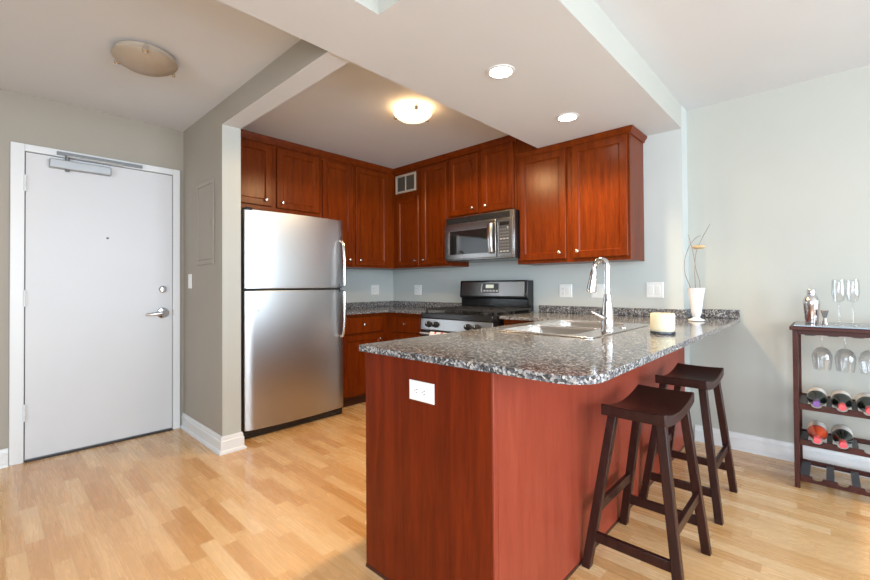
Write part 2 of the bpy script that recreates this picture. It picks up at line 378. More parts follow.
# ------------------------------------------------------------------ cabinets
def MX(x):  return lambda u, v, q: (x+q, u, v)      # faces +X: u is y
def MY(y):  return lambda u, v, q: (u, y-q, v)      # faces -Y: u is x
def loop4(m, u0, u1, v0, v1, q): return [m(u0, v0, q), m(u1, v0, q), m(u1, v1, q), m(u0, v1, q)]
def cab_door(root, m, u0, u1, v0, v1, knob=None, rail=.052, name='door', t=.02, mat=None):
    mat = mat or CHERRY
    b = B(); i0 = (u0+rail, u1-rail, v0+rail, v1-rail)
    rs = [loop4(m, u0, u1, v0, v1, 0), loop4(m, u0, u1, v0, v1, t-.004), loop4(m, u0+.004, u1-.004, v0+.004, v1-.004, t),
          loop4(m, *i0, t), loop4(m, i0[0]+.009, i0[1]-.009, i0[2]+.009, i0[3]-.009, t-.009), loop4(m, i0[0]+.009, i0[1]-.009, i0[2]+.009, i0[3]-.009, .003)]
    b.rings(rs, caps=False)
    o = obj(name, b, mat, root, ang=20)
    pb = B(); pb.rings([loop4(m, i0[0]+.007, i0[1]-.007, i0[2]+.007, i0[3]-.007, q) for q in (.002, t-.0105)])
    obj('door_panel' if name == 'door' else 'drawer_panel', pb, mat, o)
    if knob: add_knob(o, m, knob, t)
    return o
def add_knob(o, m, knob, t):
    p = Vector(m(knob[0], knob[1], t)); a = Vector(m(0, 0, 1))-Vector(m(0, 0, 0)); u = Vector((0, 0, 1)); v = a.cross(u)
    kb = B().lathe(p, [(.008, -.001), (.006, .004), (.005, .012), (.011, .017), (.0145, .022), (.013, .028), (.006, .031)], (a, u, v), 20)
    obj('knob', kb, NICKEL, o)
def slab_drawer(root, m, u0, u1, v0, v1, knob):
    b = B(); b.rings([loop4(m, u0, u1, v0, v1, 0), loop4(m, u0, u1, v0, v1, .014), loop4(m, u0+.006, u1-.006, v0+.006, v1-.006, .02)])
    o = obj('drawer', b, CHERRY, root, ang=20); add_knob(o, m, knob, .02); return o

XF, YF = -3.56, 3.14          # carcass fronts of the left and the back run of wall cabinets (doors stand 2 cm proud)
ml, mb = MX(XF), MY(YF)
def carcass(root, x0, x1, y0, y1, z0, z1, name='cabinet_box'): return obj(name, B().box(x0, x1, y0, y1, z0, z1), CHERRY, root, bevel=.0015)
def crown_x(root, y0, y1, z1):       # crown along a cabinet that faces +X
    prof = [(XF, z1-.055), (XF+.012, z1-.055), (XF+.016, z1-.04), (XF+.034, z1-.012), (XF+.034, z1), (XF, z1)]
    return obj('crown_moulding', B().rings([[(x, y, z) for x, z in prof] for y in (y0, y1)]), CHERRY, root)
def crown_y(root, x0, x1, z1):
    prof = [(YF, z1-.055), (YF-.012, z1-.055), (YF-.016, z1-.04), (YF-.034, z1-.012), (YF-.034, z1), (YF, z1)]
    return obj('crown_moulding', B().rings([[(x, y, z) for y, z in prof] for x in (x0, x1)]), CHERRY, root)
ZT = ZC-.001
G = 'cherry wall cabinets'
c = thing('wall_cabinet', (XL+.18, 1.74, 1.83), 'short two-door cherry wall cabinet above the steel refrigerator', 'cabinet', G)
carcass(c, XL+.001, XF, 1.275, 2.2, 1.815, ZT-.004)
cab_door(c, ml, 1.30, 1.715, 1.855, 2.382, (1.66, 1.905)); cab_door(c, ml, 1.762, 2.18, 1.85, 2.382, (1.81, 1.90)); crown_x(c, 1.275, 2.2, ZT)
c = thing('wall_cabinet', (XL+.18, 2.65, 1.355), 'tall two-door cherry wall cabinet between the refrigerator and the kitchen corner', 'cabinet', G)
carcass(c, XL+.001, XF, 2.202, YB-.001, 1.35, ZT-.004)
cab_door(c, ml, 2.224, 2.57, 1.372, 2.372, (2.525, 1.425)); cab_door(c, ml, 2.61, 3.04, 1.372, 2.385, (2.655, 1.425)); crown_x(c, 2.202, YF-.034, ZT)
c = thing('wall_cabinet', (-3.13, 3.3, 1.355), 'two-door cherry wall cabinet in the corner, with an air vent over its left door', 'cabinet', G)
carcass(c, XF+.001, -2.738, YF, YB-.001, 1.35, ZT-.004)
cab_door(c, mb, -3.497, -3.152, 1.372, 2.118, (-3.20, 1.425)); cab_door(c, mb, -3.105, -2.76, 1.372, 2.385, (-3.06, 1.425)); crown_y(c, XF+.001, -2.738, ZT)
v = thing('air_vent', (-3.355, YF, 2.172), 'small beige two-pane air vent grille set above the corner cabinet door', 'vent')
fb = B()
for a, b_, z0, z1 in ((-3.515, -3.49, 2.172, 2.372), (-3.22, -3.195, 2.172, 2.372), (-3.49, -3.22, 2.172, 2.195), (-3.49, -3.22, 2.349, 2.372), (-3.362, -3.348, 2.195, 2.349)): fb.box(a, b_, YF-.014, YF-.001, z0, z1)
obj('vent_frame', fb, VENTM, v, bevel=.002)
lb = B()
for i in range(11):
    z = 2.2+i*.0135; lb.hexa([(-3.49, YF-.011, z), (-3.22, YF-.011, z), (-3.22, YF-.002, z+.006), (-3.49, YF-.002, z+.006), (-3.49, YF-.011, z+.002), (-3.22, YF-.011, z+.002), (-3.22, YF-.002, z+.008), (-3.49, YF-.002, z+.008)])
obj('louvres', lb, VENTD, v); obj('vent_backing', B().box(-3.49, -3.22, YF-.0018, YF-.0008, 2.195, 2.349), VENTD, v)
c = thing('wall_cabinet', (-2.34, 3.3, 1.81), 'short two-door cherry wall cabinet directly above the microwave', 'cabinet', G)
carcass(c, -2.736, -1.962, YF, YB-.001, 1.806, ZT-.004)
cab_door(c, mb, -2.717, -2.373, 1.83, 2.392, (-2.425, 1.88)); cab_door(c, mb, -2.326, -1.984, 1.825, 2.40, (-2.275, 1.88)); crown_y(c, -2.736, -1.962, ZT)
c = thing('wall_cabinet', (-1.49, 3.3, 1.34), 'large two-door cherry wall cabinet under the dropped ceiling, right of the microwave', 'cabinet', G)
obj('cabinet_box', B().prism([(-1.96, 1.335), (-1.03, 1.335), (-1.03, ZS-.003), (-1.747, ZS-.003), (-1.747, ZT-.004), (-1.96, ZT-.004)], YF+.005, YB-.001, 'Y'), CHERRY, c, bevel=.0015)
mr_ = MY(YF+.005)
cab_door(c, mr_, -1.93, -1.51, 1.362, 2.235, (-1.558, 1.415)); cab_door(c, mr_, -1.458, -1.043, 1.362, 2.235, (-1.41, 1.415))
z1 = ZS-.003
prof = [(0, z1-.045), (.010, z1-.045), (.014, z1-.032), (.03, z1-.01), (.03, z1), (0, z1)]
rs = [[(-1.96, YF+.005-q, z) for q, z in prof], [(-1.03+q, YF+.005-q, z) for q, z in prof], [(-1.03+q, YB-.002, z) for q, z in prof]]
obj('crown_moulding', B().rings(rs), CHERRY, c)

# base cabinets
GB = 'cherry base cabinets'
mlb = MX(-3.34)
c = thing('base_cabinet', (-3.64, 2.6, 0), 'cherry base cabinet with one drawer and one door, right of the refrigerator', 'cabinet', GB)
obj('cabinet_box', B().box(XL+.001, -3.34, 2.26, 3.44, .095, .886), CHERRY, c, bevel=.0015)
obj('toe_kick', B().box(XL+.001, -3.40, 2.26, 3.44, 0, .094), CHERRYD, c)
slab_drawer(c, mlb, 2.29, 2.775, .70, .857, (2.53, .782)); cab_door(c, mlb, 2.29, 2.775, .115, .683, (2.73, .63))
mbb = MY(2.86)
c = thing('base_cabinet', (-3.06, 3.1, 0), 'cherry base cabinet with one drawer, in the corner left of the gas range', 'cabinet', GB)
obj('cabinet_box', B().box(-3.338, -2.745, 2.86, 3.44, .095, .886), CHERRY, c, bevel=.0015)
obj('toe_kick', B().box(-3.338, -2.745, 2.92, 3.44, 0, .094), CHERRYD, c)
slab_drawer(c, mbb, -3.256, -2.86, .70, .857, (-3.06, .782)); cab_door(c, mbb, -3.256, -2.86, .115, .683, (-2.905, .63))
c = thing('base_cabinet', (-1.67, 3.1, 0), 'cherry base cabinet between the gas range and the peninsula, mostly behind the sink', 'cabinet', GB)
obj('cabinet_box', B().box(-1.918, -1.42, 2.86, 3.44, .095, .886), CHERRY, c, bevel=.0015)
obj('toe_kick', B().box(-1.918, -1.42, 2.92, 3.44, 0, .094), CHERRYD, c)
slab_drawer(c, mbb, -1.90, -1.48, .70, .857, (-1.69, .782)); cab_door(c, mbb, -1.90, -1.48, .115, .683, (-1.53, .63))
# peninsula
c = thing('peninsula_cabinet', (-1.09, 2.2, 0), 'long cherry peninsula base under the granite bar top, beside the stools', 'cabinet')
PX0, PX1, PY0 = -1.412, -.768, 1.085
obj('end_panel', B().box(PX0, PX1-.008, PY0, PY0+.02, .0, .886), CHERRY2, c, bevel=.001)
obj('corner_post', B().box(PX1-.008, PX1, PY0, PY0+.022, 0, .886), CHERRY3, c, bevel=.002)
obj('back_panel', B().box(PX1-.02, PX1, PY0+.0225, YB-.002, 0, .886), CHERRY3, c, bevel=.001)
obj('kitchen_side', B().box(PX0, PX0+.02, PY0+.0205, 2.855, .095, .886), CHERRY, c)
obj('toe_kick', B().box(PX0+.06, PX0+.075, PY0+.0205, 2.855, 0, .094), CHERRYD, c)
obj('cabinet_floor', B().box(PX0+.021, PX1-.021, PY0+.0205, YB-.002, .095, .112), CHERRY, c)
def qr(pts, nr):
    prof = [(0, 0), (.003, 0), (.003, .008), (.002, .012), (0, .013)]
    return B().rings([[(x+nx*q, y+ny*q, z) for q, z in prof] for (x, y), (nx, ny) in zip(pts, nr)])
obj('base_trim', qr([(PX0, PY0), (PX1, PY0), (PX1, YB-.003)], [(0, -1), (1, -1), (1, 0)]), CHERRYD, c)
mk = MX(PX0)
mk = lambda u, v, q: (PX0-q, u, v)
cab_door(c, mk, 1.12, 1.62, .115, .857, None); cab_door(c, mk, 1.66, 2.2, .115, .857, None); cab_door(c, mk, 2.22, 2.80, .115, .857, None)

# worktops
ZW0, ZW = .888, .912
ct = thing('countertop', (-3.3, 3.1, ZW0), 'L-shaped speckled granite countertop from the refrigerator round to the gas range', 'countertop')
obj('slab', B().prism([(XL+.001, 2.26), (-3.29, 2.26), (-3.29, 2.81), (-2.758, 2.81), (-2.758, YB-.001), (XL+.001, YB-.001)], ZW0, ZW), GRAN, ct, bevel=.006, seg=3)
obj('backsplash', B().prism([(XL+.001, 2.26), (XL+.021, 2.26), (XL+.021, YB-.021), (-2.758, YB-.021), (-2.758, YB-.001), (XL+.001, YB-.001)], ZW+.0005, .974), GRAN, ct, bevel=.003)
ct = thing('countertop', (-1, 2.2, ZW0), 'long granite peninsula countertop with a rounded corner and bar overhang', 'countertop')
SX0, SX1, SY0, SY1 = -1.345, -.785, 1.875, 2.715
hole = [(SX0+.02, SY0+.02), (SX1-.10, SY0+.02), (SX1-.10, SY1-.02), (SX0+.02, SY1-.02)]
outl = arc(-1.422, 1.084, .02, 180, 270, 4)+arc(-.457-.11, 1.064+.11, .11, -90, 0, 12)+[(-.457, YR-.001), (JOG+.001, YR-.001), (JOG+.001, YB-.001), (-1.925, YB-.001), (-1.925, 2.81), (-1.442, 2.81)]
obj('slab', B().prism(outl, ZW0, ZW, 'Z', [hole]), GRAN, ct, bevel=.006, seg=3)
obj('backsplash', B().prism([(-1.925, YB-.001), (-1.925, YB-.021), (JOG+.021, YB-.021), (JOG+.021, YR-.021), (-.459, YR-.021), (-.459, YR-.001), (JOG+.001, YR-.001), (JOG+.001, YB-.001)], ZW+.0005, .974), GRAN, ct, bevel=.003)

# sink: drop-in double bowl
sk = thing('kitchen_sink', (-1.065, 2.295, ZW), 'double-bowl stainless drop-in sink set in the peninsula countertop', 'sink')
def rrect(x0, x1, y0, y1, r, n=5): return arc(x1-r, y0+r, r, -90, 0, n)+arc(x1-r, y1-r, r, 0, 90, n)+arc(x0+r, y1-r, r, 90, 180, n)+arc(x0+r, y0+r, r, 180, 270, n)
BY = 2.295; bx0, bx1 = SX0+.035, SX1-.115
bowls = [(bx0, bx1, SY0+.035, BY-.015), (bx0, bx1, BY+.015, SY1-.035)]
rb = B().prism(rrect(SX0, SX1, SY0, SY1, .03), ZW+.0008, ZW+.006, 'Z', [rrect(*q, .05) for q in bowls])
obj('rim', rb, SINKM, sk, bevel=.002)
for q in bowls:
    b = B(); rs = []
    for ins, z, r in ((-.001, ZW+.0055, .05), (.004, ZW-.01, .05), (.012, ZW-.16, .055), (.03, ZW-.185, .06), (.075, ZW-.19, .05)):
        rs.append([(x, y, z) for x, y in rrect(q[0]+ins, q[1]-ins, q[2]+ins, q[3]-ins, r)])
    b.rings(rs, True, False); b.bm.faces.new([b.bm.verts[i] for i in range(0)]) if False else None
    bb = b.bm; bb.verts.ensure_lookup_table(); n_ = len(rs[0]); bb.faces.new([bb.verts[i] for i in range(len(bb.verts)-n_, len(bb.verts))])
    bo = obj('bowl', b, SINKM, sk)
    obj('drain', B().lathe(((q[0]+q[1])/2, (q[2]+q[3])/2, ZW-.1895), [(.045, 0), (.045, .002), (.03, .003), (.028, .0015)]), CHROME, bo)
obj('hole_cover', B().lathe((SX1-.055, 2.42, ZW+.006), [(.022, 0), (.022, .003), (.018, .005)], n=24), NICKEL, sk)

fa = thing('faucet', (-.845, 2.22, ZW+.007), 'tall chrome pull-down gooseneck faucet rising from the sink ledge', 'faucet')
fx, fy, fz = -.845, 2.22, ZW+.0065
obj('base_body', B().lathe((fx, fy, fz), [(.035, 0), (.035, .006), (.031, .012), (.030, .06), (.028, .10), (.0235, .14), (.0185, .18), (.0165, .19)]), CHROME, fa)
r_, hx, hz = .033, fx-.0, 1.255
pts = [(fx, fy, fz+.188), (fx, fy, 1.15), (fx, fy, 1.21)]+[(fx-r_+r_*math.cos(math.radians(a)), fy, 1.25+r_*1.15*math.sin(math.radians(a))) for a in range(0, 166, 15)]
ex, _, ez = pts[-1]
pts += [(ex-.004, fy, ez-.025)]
obj('spout', B().tube(pts, .0148, 16), CHROME, fa)
p0 = Vector(pts[-1]); dr = Vector((-.14, 0, -1)).normalized()
obj('spray_head', B().tube([p0, p0+dr*.012, p0+dr*.04, p0+dr*.09, p0+dr*.112, p0+dr*.118], [.0148, .018, .0195, .025, .026, .021], 20), CHROME, fa)
obj('lever', B().tube([(fx-.002, fy-.02, fz+.065), (fx-.006, fy-.04, fz+.067)], .014, 14).tube([(fx-.006, fy-.038, fz+.067), (fx-.03, fy-.05, fz+.082), (fx-.062, fy-.056, fz+.098)], [.008, .007, .005], 12), CHROME, fa)

# ------------------------------------------------------------------ refrigerator
f = thing('refrigerator', (-3.55, 1.785, 0), 'stainless top-freezer refrigerator with black sides, left of the kitchen', 'refrigerator')
fy0, fy1 = 1.34, 2.235
obj('cabinet_body', B().box(XL+.03, -3.275, fy0, fy1, .03, 1.74), FRSIDE, f, bevel=.006)
obj('kick_plate', B().box(-3.275, -3.24, fy0+.01, fy1-.01, .005, .055), BLACK, f, bevel=.003)
def fr_door(name, z0, z1):
    yy0, yy1 = fy0+.006, fy1-.002; n = 24; pts = [(-3.268, yy0), ]
    for i in range(n+1):
        t = i/n; y = yy0+(yy1-yy0)*t; s = 2*t-1
        x = -3.222+.026*(1-abs(s)**2.2)
        if i == 0: x -= .012
        if i == n: x -= .012
        pts.append((x, y))
    pts.append((-3.268, yy1))
    return obj(name, B().prism(pts, z0, z1), STEEL, f, bevel=.004, seg=3, ang=50)
zd = fr_door('freezer_door', 1.142, 1.75); ld = fr_door('fridge_door', .065, 1.126)
obj('door_gasket', B().box(-3.275, -3.262, fy0+.012, fy1-.012, .065, 1.74), BLACK, f)
def fr_handle(parent, za, zb):      # za: end fixed to the door, zb: end near the gap
    hy = 2.192; x0 = -3.208; s = 1 if zb > za else -1
    pts = [(x0, hy, za), (x0+.03, hy, za+s*.004), (x0+.044, hy+.002, za+s*.03), (x0+.052, hy+.003, za+s*.09)]+[(x0+.056, hy+.004, za+(zb-za)*t) for t in (.4, .6, .8, .93)]+[(x0+.054, hy+.004, zb)]
    obj('door_handle', B().tube(pts, [.011, .012]+[.0125]*(len(pts)-2), 14), STEELH, parent)
    obj('handle_mount', B().box(x0-.006, x0+.045, hy-.006, hy+.010, zb-.012, zb+.012), BLACK, parent)
fr_handle(zd, 1.56, 1.165); fr_handle(ld, .71, 1.108)
bd = B().lathe((-3.2115, 1.462, 1.585), [(.014, 0), (.014, .0015)], 'X', 20)
bo = obj('badge', bd, ALU, zd)
obj('badge_emblem', B().tube([(-3.2095, 1.455, 1.59), (-3.2095, 1.459, 1.579), (-3.2095, 1.465, 1.576), (-3.2095, 1.469, 1.583), (-3.2095, 1.463, 1.588)], .002, 8), SLOT, bo)
obj('badge', B().lathe((-3.2115, 1.445, .975), [(.007, 0), (.007, .0015)], 'X', 16), ALU, ld)
obj('hinge_cover', B().box(-3.30, -3.21, fy0+.01, fy0+.06, 1.741, 1.762), BLACK, f, bevel=.004)

# ------------------------------------------------------------------ microwave
m = thing('microwave', (-2.32, 3.25, 1.385), 'stainless over-the-range microwave with black window under the cabinets', 'microwave')
mx0, mx1, my = -2.715, -1.94, 3.06
obj('housing', B().box(mx0, mx1, my+.02, YB-.001, 1.388, 1.803), BLACK, m, bevel=.003)
obj('front_frame', B().box(mx0, mx1, my, my+.019, 1.392, 1.803), STEELD, m, bevel=.003)
vg = B().box(mx0+.02, mx1-.045, my-.003, my-.0005, 1.742, 1.79)
vo = obj('top_vent', vg, BLACK, m)
vb = B()
for i in range(4): vb.box(mx0+.025, mx1-.05, my-.007, my-.003, 1.746+i*.011, 1.7515+i*.011)
obj('vent_louvres', vb, BLACKM, vo)
do = obj('door', B().box(mx0+.004, -2.115, my-.022, my-.0005, 1.402, 1.735), STEELD, m, bevel=.004)
obj('door_window', B().box(mx0+.075, -2.20, my-.0245, my-.0225, 1.447, 1.665), BLKGLASS, do, bevel=.001)
obj('door_window_bezel', B().box(mx0+.05, mx0+.072, my-.0245, my-.0225, 1.447, 1.665), STEELH, do)
hp = [(-2.15, my-.022, 1.435), (-2.15, my-.05, 1.445), (-2.15, my-.062, 1.50), (-2.15, my-.066, 1.57), (-2.15, my-.062, 1.64), (-2.15, my-.05, 1.695), (-2.15, my-.022, 1.705)]
hb = B()
rs = []
for i, p in enumerate(hp):
    wd = .024 if 0 < i < 6 else .026
    rs.append([(p[0]-wd, p[1]+.006, p[2]), (p[0]-wd, p[1]-.004, p[2]), (p[0]-wd*.6, p[1]-.010, p[2]), (p[0]+wd*.6, p[1]-.010, p[2]), (p[0]+wd, p[1]-.004, p[2]), (p[0]+wd, p[1]+.006, p[2])])
obj('door_handle', hb.rings(rs), TRIM if False else STEELH, do)
cp = obj('control_panel', B().box(-2.105, mx1-.004, my-.012, my-.0005, 1.402, 1.735), STEELD, m, bevel=.003)
obj('keypad', B().box(-2.085, -1.972, my-.0145, my-.0125, 1.43, 1.715), DKGREY, cp)
obj('display', B().box(-2.075, -1.982, my-.0165, my-.015, 1.672, 1.702), BLKGLASS, cp)
kb = B()
for r in range(8):
    for q in range(4):
        kb.box(-2.076+q*.025, -2.06+q*.025, my-.0165, my-.015, 1.442+r*.027, 1.455+r*.027)
ko = obj('key_buttons', kb, flat('grey_key_plastic', (.16, .155, .15), .4), cp); ko['kind'] = 'stuff'
for q in range(3):
    for z in (1.552, 1.444): obj('key_print', B().box(-2.072+q*.033, -2.052+q*.033, my-.0178, my-.0168, z, z+.009), KEYS, cp)
obj('key_print', B().box(-2.0, -1.988, my-.0178, my-.0168, 1.645, 1.658), KEYS, cp)

# ------------------------------------------------------------------ range
g = thing('gas_range', (-2.325, 3.1, 0), 'stainless and black gas range with backguard between the base cabinets', 'range')
gx0, gx1 = -2.735, -1.94
obj('body', B().box(gx0+.003, gx1-.003, 2.80, 3.43, .03, .863), BLACK, g, bevel=.003)
obj('cooktop', B().box(gx0, gx1, 2.735, 3.34, .864, .914), BLACK, g, bevel=.006, seg=3)
pc = B().hexa([(gx0, 2.727, .762), (gx1, 2.727, .762), (gx1, 2.80, .762), (gx0, 2.80, .762), (gx0, 2.739, .862), (gx1, 2.739, .862), (gx1, 2.80, .862), (gx0, 2.80, .862)])
po = obj('control_panel', pc, STEELD, g, bevel=.003)
obj('panel_end_cap', B().box(gx1, gx1+.006, 2.74, 2.80, .762, .862), BLACK, po)
for x in (-2.632, -2.547, -2.185, -2.092):
    ax = (Vector((0, -.993, .118)), Vector((1, 0, 0)), Vector((0, .118, .993)))
    kk = B().lathe((x, 2.7315, .812), [(.028, 0), (.027, .008), (.022, .012), (.02, .03), (.016, .032)], ax, 24)
    ko = obj('knob', kk, KNOBM, po)
    obj('knob_pointer', B().box(x-.0025, x+.0025, 2.695, 2.700, .818, .833), KEYS, ko)
odo = obj('oven_door', B().box(gx0+.004, gx1-.004, 2.745, 2.799, .20, .757), STEEL, g, bevel=.004)
obj('oven_window', B().box(gx0+.12, gx1-.12, 2.7425, 2.7445, .34, .60), BLKGLASS, odo)
obj('oven_trim', B().box(gx0+.004, gx1-.004, 2.740, 2.7448, .69, .756), BLACK, odo)
oh = B().tube([(gx0+.05, 2.68, .737), (gx1-.05, 2.68, .737)], .0125, 16).tube([(gx0+.09, 2.739, .737), (gx0+.09, 2.685, .737)], .009, 10).tube([(gx1-.09, 2.739, .737), (gx1-.09, 2.685, .737)], .009, 10)
obj('oven_handle', oh, STEELH, odo)
obj('storage_drawer', B().box(gx0+.004, gx1-.004, 2.745, 2.799, .04, .19), STEEL, g, bevel=.004)
bgb = B().prism([(3.341, .9145), (3.43, .9145), (3.43, 1.20), (3.345, 1.20), (3.335, 1.205), (3.328, 1.20), (3.315, 1.05), (3.318, 1.035), (3.341, 1.03)], gx0-.018, gx1-.034, 'X')
bg_ = obj('backguard', bgb, BLACK, g, bevel=.006, seg=3)
obj('console', B().hexa([(gx0+.005, 3.3115, 1.055), (gx1-.065, 3.3115, 1.055), (gx1-.065, 3.3155, 1.055), (gx0+.005, 3.3155, 1.055), (gx0+.005, 3.3235, 1.188), (gx1-.065, 3.3235, 1.188), (gx1-.065, 3.3275, 1.188), (gx0+.005, 3.3275, 1.188)]), STEELD, bg_, bevel=.001)
obj('console_keypad', B().hexa([(-2.46, 3.3095, 1.085), (-2.28, 3.3095, 1.085), (-2.28, 3.314, 1.085), (-2.46, 3.314, 1.085), (-2.46, 3.3175, 1.175), (-2.28, 3.3175, 1.175), (-2.28, 3.322, 1.175), (-2.46, 3.322, 1.175)]), DKGREY, bg_)
obj('clock_display', B().hexa([(-2.425, 3.3105, 1.13), (-2.335, 3.3105, 1.13), (-2.335, 3.3135, 1.13), (-2.425, 3.3135, 1.13), (-2.425, 3.3138, 1.163), (-2.335, 3.3138, 1.163), (-2.335, 3.3165, 1.163), (-2.425, 3.3165, 1.163)]), LCD, bg_)
cbk = B()
for i in range(5): cbk.box(-2.45+i*.036, -2.428+i*.036, 3.3075, 3.3105, 1.096, 1.112)
obj('console_buttons', cbk, KEYS, bg_)
obj('console_badge', B().tube([(-2.477, 3.3115, 1.095), (-2.481, 3.3128, 1.12), (-2.477, 3.315, 1.15), (-2.469, 3.316, 1.168)], .0035, 8), KEYS, bg_)
for bx in (-2.53, -2.12):
    for by in (2.90, 3.19):
        bu = obj('burner', B().lathe((bx, by, .914), [(.05, 0), (.05, .005), (.036, .007), (.036, .016), (.034, .02), (.01, .021)], n=24), BLACKM, g)
for gx in (-2.53, -2.12):
    gb = B(); hw, t = .175, .006
    for x in (gx-hw, gx-.06, gx+.06, gx+hw): gb.box(x-t, x+t, 2.775, 3.315, .937, .95)
    for y in (2.785, 2.90, 3.045, 3.19, 3.305): gb.box(gx-hw, gx+hw, y-t, y+t, .937, .95)
    for x in (gx-hw, gx+hw):
        for y in (2.785, 3.045, 3.305): gb.box(x-.008, x+.008, y-.008, y+.008, .914, .937)
    obj('grate', gb, BLACKM, g, bevel=.002)

# towel over the oven handle
tb = B(); n = 26; fr_, bk = [], []
prof = [(-.0165, -.30), (-.0165, -.2), (-.0165, -.1), (-.0165, -.02), (-.0155, 0), (-.0125, .0095), (-.007, .0145), (0, .0165), (.007, .0145), (.0125, .0095), (.0155, 0), (.0165, -.02), (.0165, -.1), (.0165, -.18)]
rs_o, rs_i = [], []
grid = []
for i in range(n+1):
    x = -2.56+.30*i/n; w_ = math.sin(i*.9)*.003
    grid.append([(x, 2.68+q*(1.0)+(w_-.003 if q < -.016 and z < -.05 else 0), .7375+z) for q, z in prof])
vv = [[tb.bm.verts.new(p) for p in r] for r in grid]
for a, b_ in zip(vv, vv[1:]):
    for i in range(len(prof)-1): tb.bm.faces.new((a[i], a[i+1], b_[i+1], b_[i]))
to = obj('dish_towel', tb, TOWEL); sm = to.modifiers.new('thick', 'SOLIDIFY'); sm.thickness = .003; sm.offset = 0
tag(to, 'white dish towel with red print hanging over the oven handle', 'towel')

# ------------------------------------------------------------------ outlets, switches and the panel cover
def plate(kind, m, u, v, w_, h_, label, n=1, horiz=False, cat='outlet', group=None):
    p0 = Vector(m(u, v, 0)); o = thing(kind, p0, label, cat, group)
    rs = [loop4(m, u-w_/2, u+w_/2, v-h_/2, v+h_/2, .0005), loop4(m, u-w_/2, u+w_/2, v-h_/2, v+h_/2, .003), loop4(m, u-w_/2+.004, u+w_/2-.004, v-h_/2+.004, v+h_/2-.004, .006)]
    obj('cover_plate', B().rings(rs), PLATE, o)
    def bx(u0, u1, v0, v1, q0, q1): return B().rings([loop4(m, u0, u1, v0, v1, q0), loop4(m, u0, u1, v0, v1, q1)])
    if cat == 'outlet':
        if n == 2:
            obj('rocker', bx(u+.0065, u+.0395, v-.033, v+.033, .006, .0095), PLATE, o, bevel=.002); u -= .023
        for s in (-1, 1):
            a, b_ = (u+s*.0195, v) if horiz else (u, v+s*.0195)
            so = obj('socket', bx(a-.0145, a+.0145, b_-.0145, b_+.0145, .006, .008), PLATE, o, bevel=.003)
            sb = B()
            for t in (-.006, .006):
                if horiz: q = (a-.004, a+.005, b_+t-.0012, b_+t+.0012)
                else: q = (a+t-.0012, a+t+.0012, b_-.004, b_+.005)
                sb.rings([loop4(m, *q, .008), loop4(m, *q, .0084)])
            q = (a-.0105, a-.0075, b_-.002, b_+.002) if horiz else (a-.002, a+.002, b_-.0105, b_-.0075)
            sb.rings([loop4(m, *q, .008), loop4(m, *q, .0084)])
            obj('slots', sb, SLOT, so)
    else:
        for i in range(n):
            a = u+(i-(n-1)/2)*.046
            obj('rocker', bx(a-.0165, a+.0165, v-.033, v+.033, .006, .0095), PLATE, o, bevel=.002)
    return o
plate('light_switch', MY(YP), -3.76, 1.204, .07, .115, 'white light switch on the entry wall beside the door', cat='switch')
plate('power_outlet', MX(XL), 3.165, 1.112, .116, .115, 'white outlet and switch plate on the left kitchen wall near the corner', 2)
plate('power_outlet', MY(YB), -3.495, 1.107, .116, .115, 'white outlet and switch plate on the back wall left of the gas range', 2)
plate('power_outlet', MY(YB), -1.672, 1.104, .116, .115, 'white outlet and switch plate just right of the range backguard', 2)
plate('light_switch', MY(YB), -1.39, 1.104, .112, .115, 'white switch plate half hidden behind the faucet', 2, cat='switch')
plate('light_switch', MY(YB), -.96, 1.113, .12, .118, 'double white switch plate on the wall above the candle', 2, cat='switch')
plate('power_outlet', MY(PY0), -1.082, .774, .125, .072, 'white horizontal outlet on the end of the peninsula', horiz=True)
ap = thing('access_panel', (-3.34, YP, 1.33), 'flush painted electrical panel cover on the entry wall beside the opening', 'access panel')
my_ = MY(YP); b = B()
for u0, u1, v0, v1 in ((-3.59, -3.555, 1.325, 1.95), (-3.275, -3.24, 1.325, 1.95), (-3.555, -3.275, 1.325, 1.36), (-3.555, -3.275, 1.915, 1.95)): b.box(u0, u1, YP-.008, YP-.0005, v0, v1)
obj('frame', b, TAUPE, ap, bevel=.003); obj('cover_door', B().box(-3.552, -3.278, YP-.006, YP-.0005, 1.363, 1.912), TAUPE, ap, bevel=.002)
obj('latch', B().box(-3.305, -3.29, YP-.011, YP-.0065, 1.60, 1.64), TAUPE, ap, bevel=.001)

# ------------------------------------------------------------------ ceiling lights
def flush_light(x, y, mat, label, lit):
    k = .82 if lit else .90
    o = thing('ceiling_light', (x, y, ZC), label, 'ceiling light', 'flush ceiling lights')
    obj('ceiling_pan', B().lathe((x, y, ZC), [(.06, -.0005), (.065, -.008), (.055, -.022), (.02, -.026)] if lit else [(.12, -.0005), (.14, -.008), (.142, -.03), (.10, -.034)], n=40), NICKEL if lit else VENTM, o)
    rs = [(.172, -.038), (.168, -.046), (.15, -.062), (.12, -.078), (.08, -.09), (.04, -.097), (.001, -.099)]
    ins = [(.001, -.094), (.04, -.092), (.08, -.085), (.12, -.073), (.15, -.057), (.165, -.042), (.172, -.038)]
    bowl = obj('glass_bowl', B().lathe((x, y, ZC), [(q*k, z) for q, z in rs+ins], n=48, caps=False), mat, o)
    for i in range(3):
        a = 2*PI*i/3+(-.6 if lit else -.22); cx_, cy_ = x+.168*k*math.cos(a), y+.168*k*math.sin(a)
        obj('clip', B().lathe((cx_, cy_, ZC), [(.006, -.02), (.007, -.042), (.014, -.045), (.014, -.058), (.006, -.064)], n=14), NICKEL, o)
    return o
flush_light(-2.215, 2.145, LAMP, 'lit frosted glass bowl light glowing on the kitchen ceiling', True)
flush_light(-2.765, .612, FROST, 'unlit amber-grey glass bowl light on the entry ceiling', False)
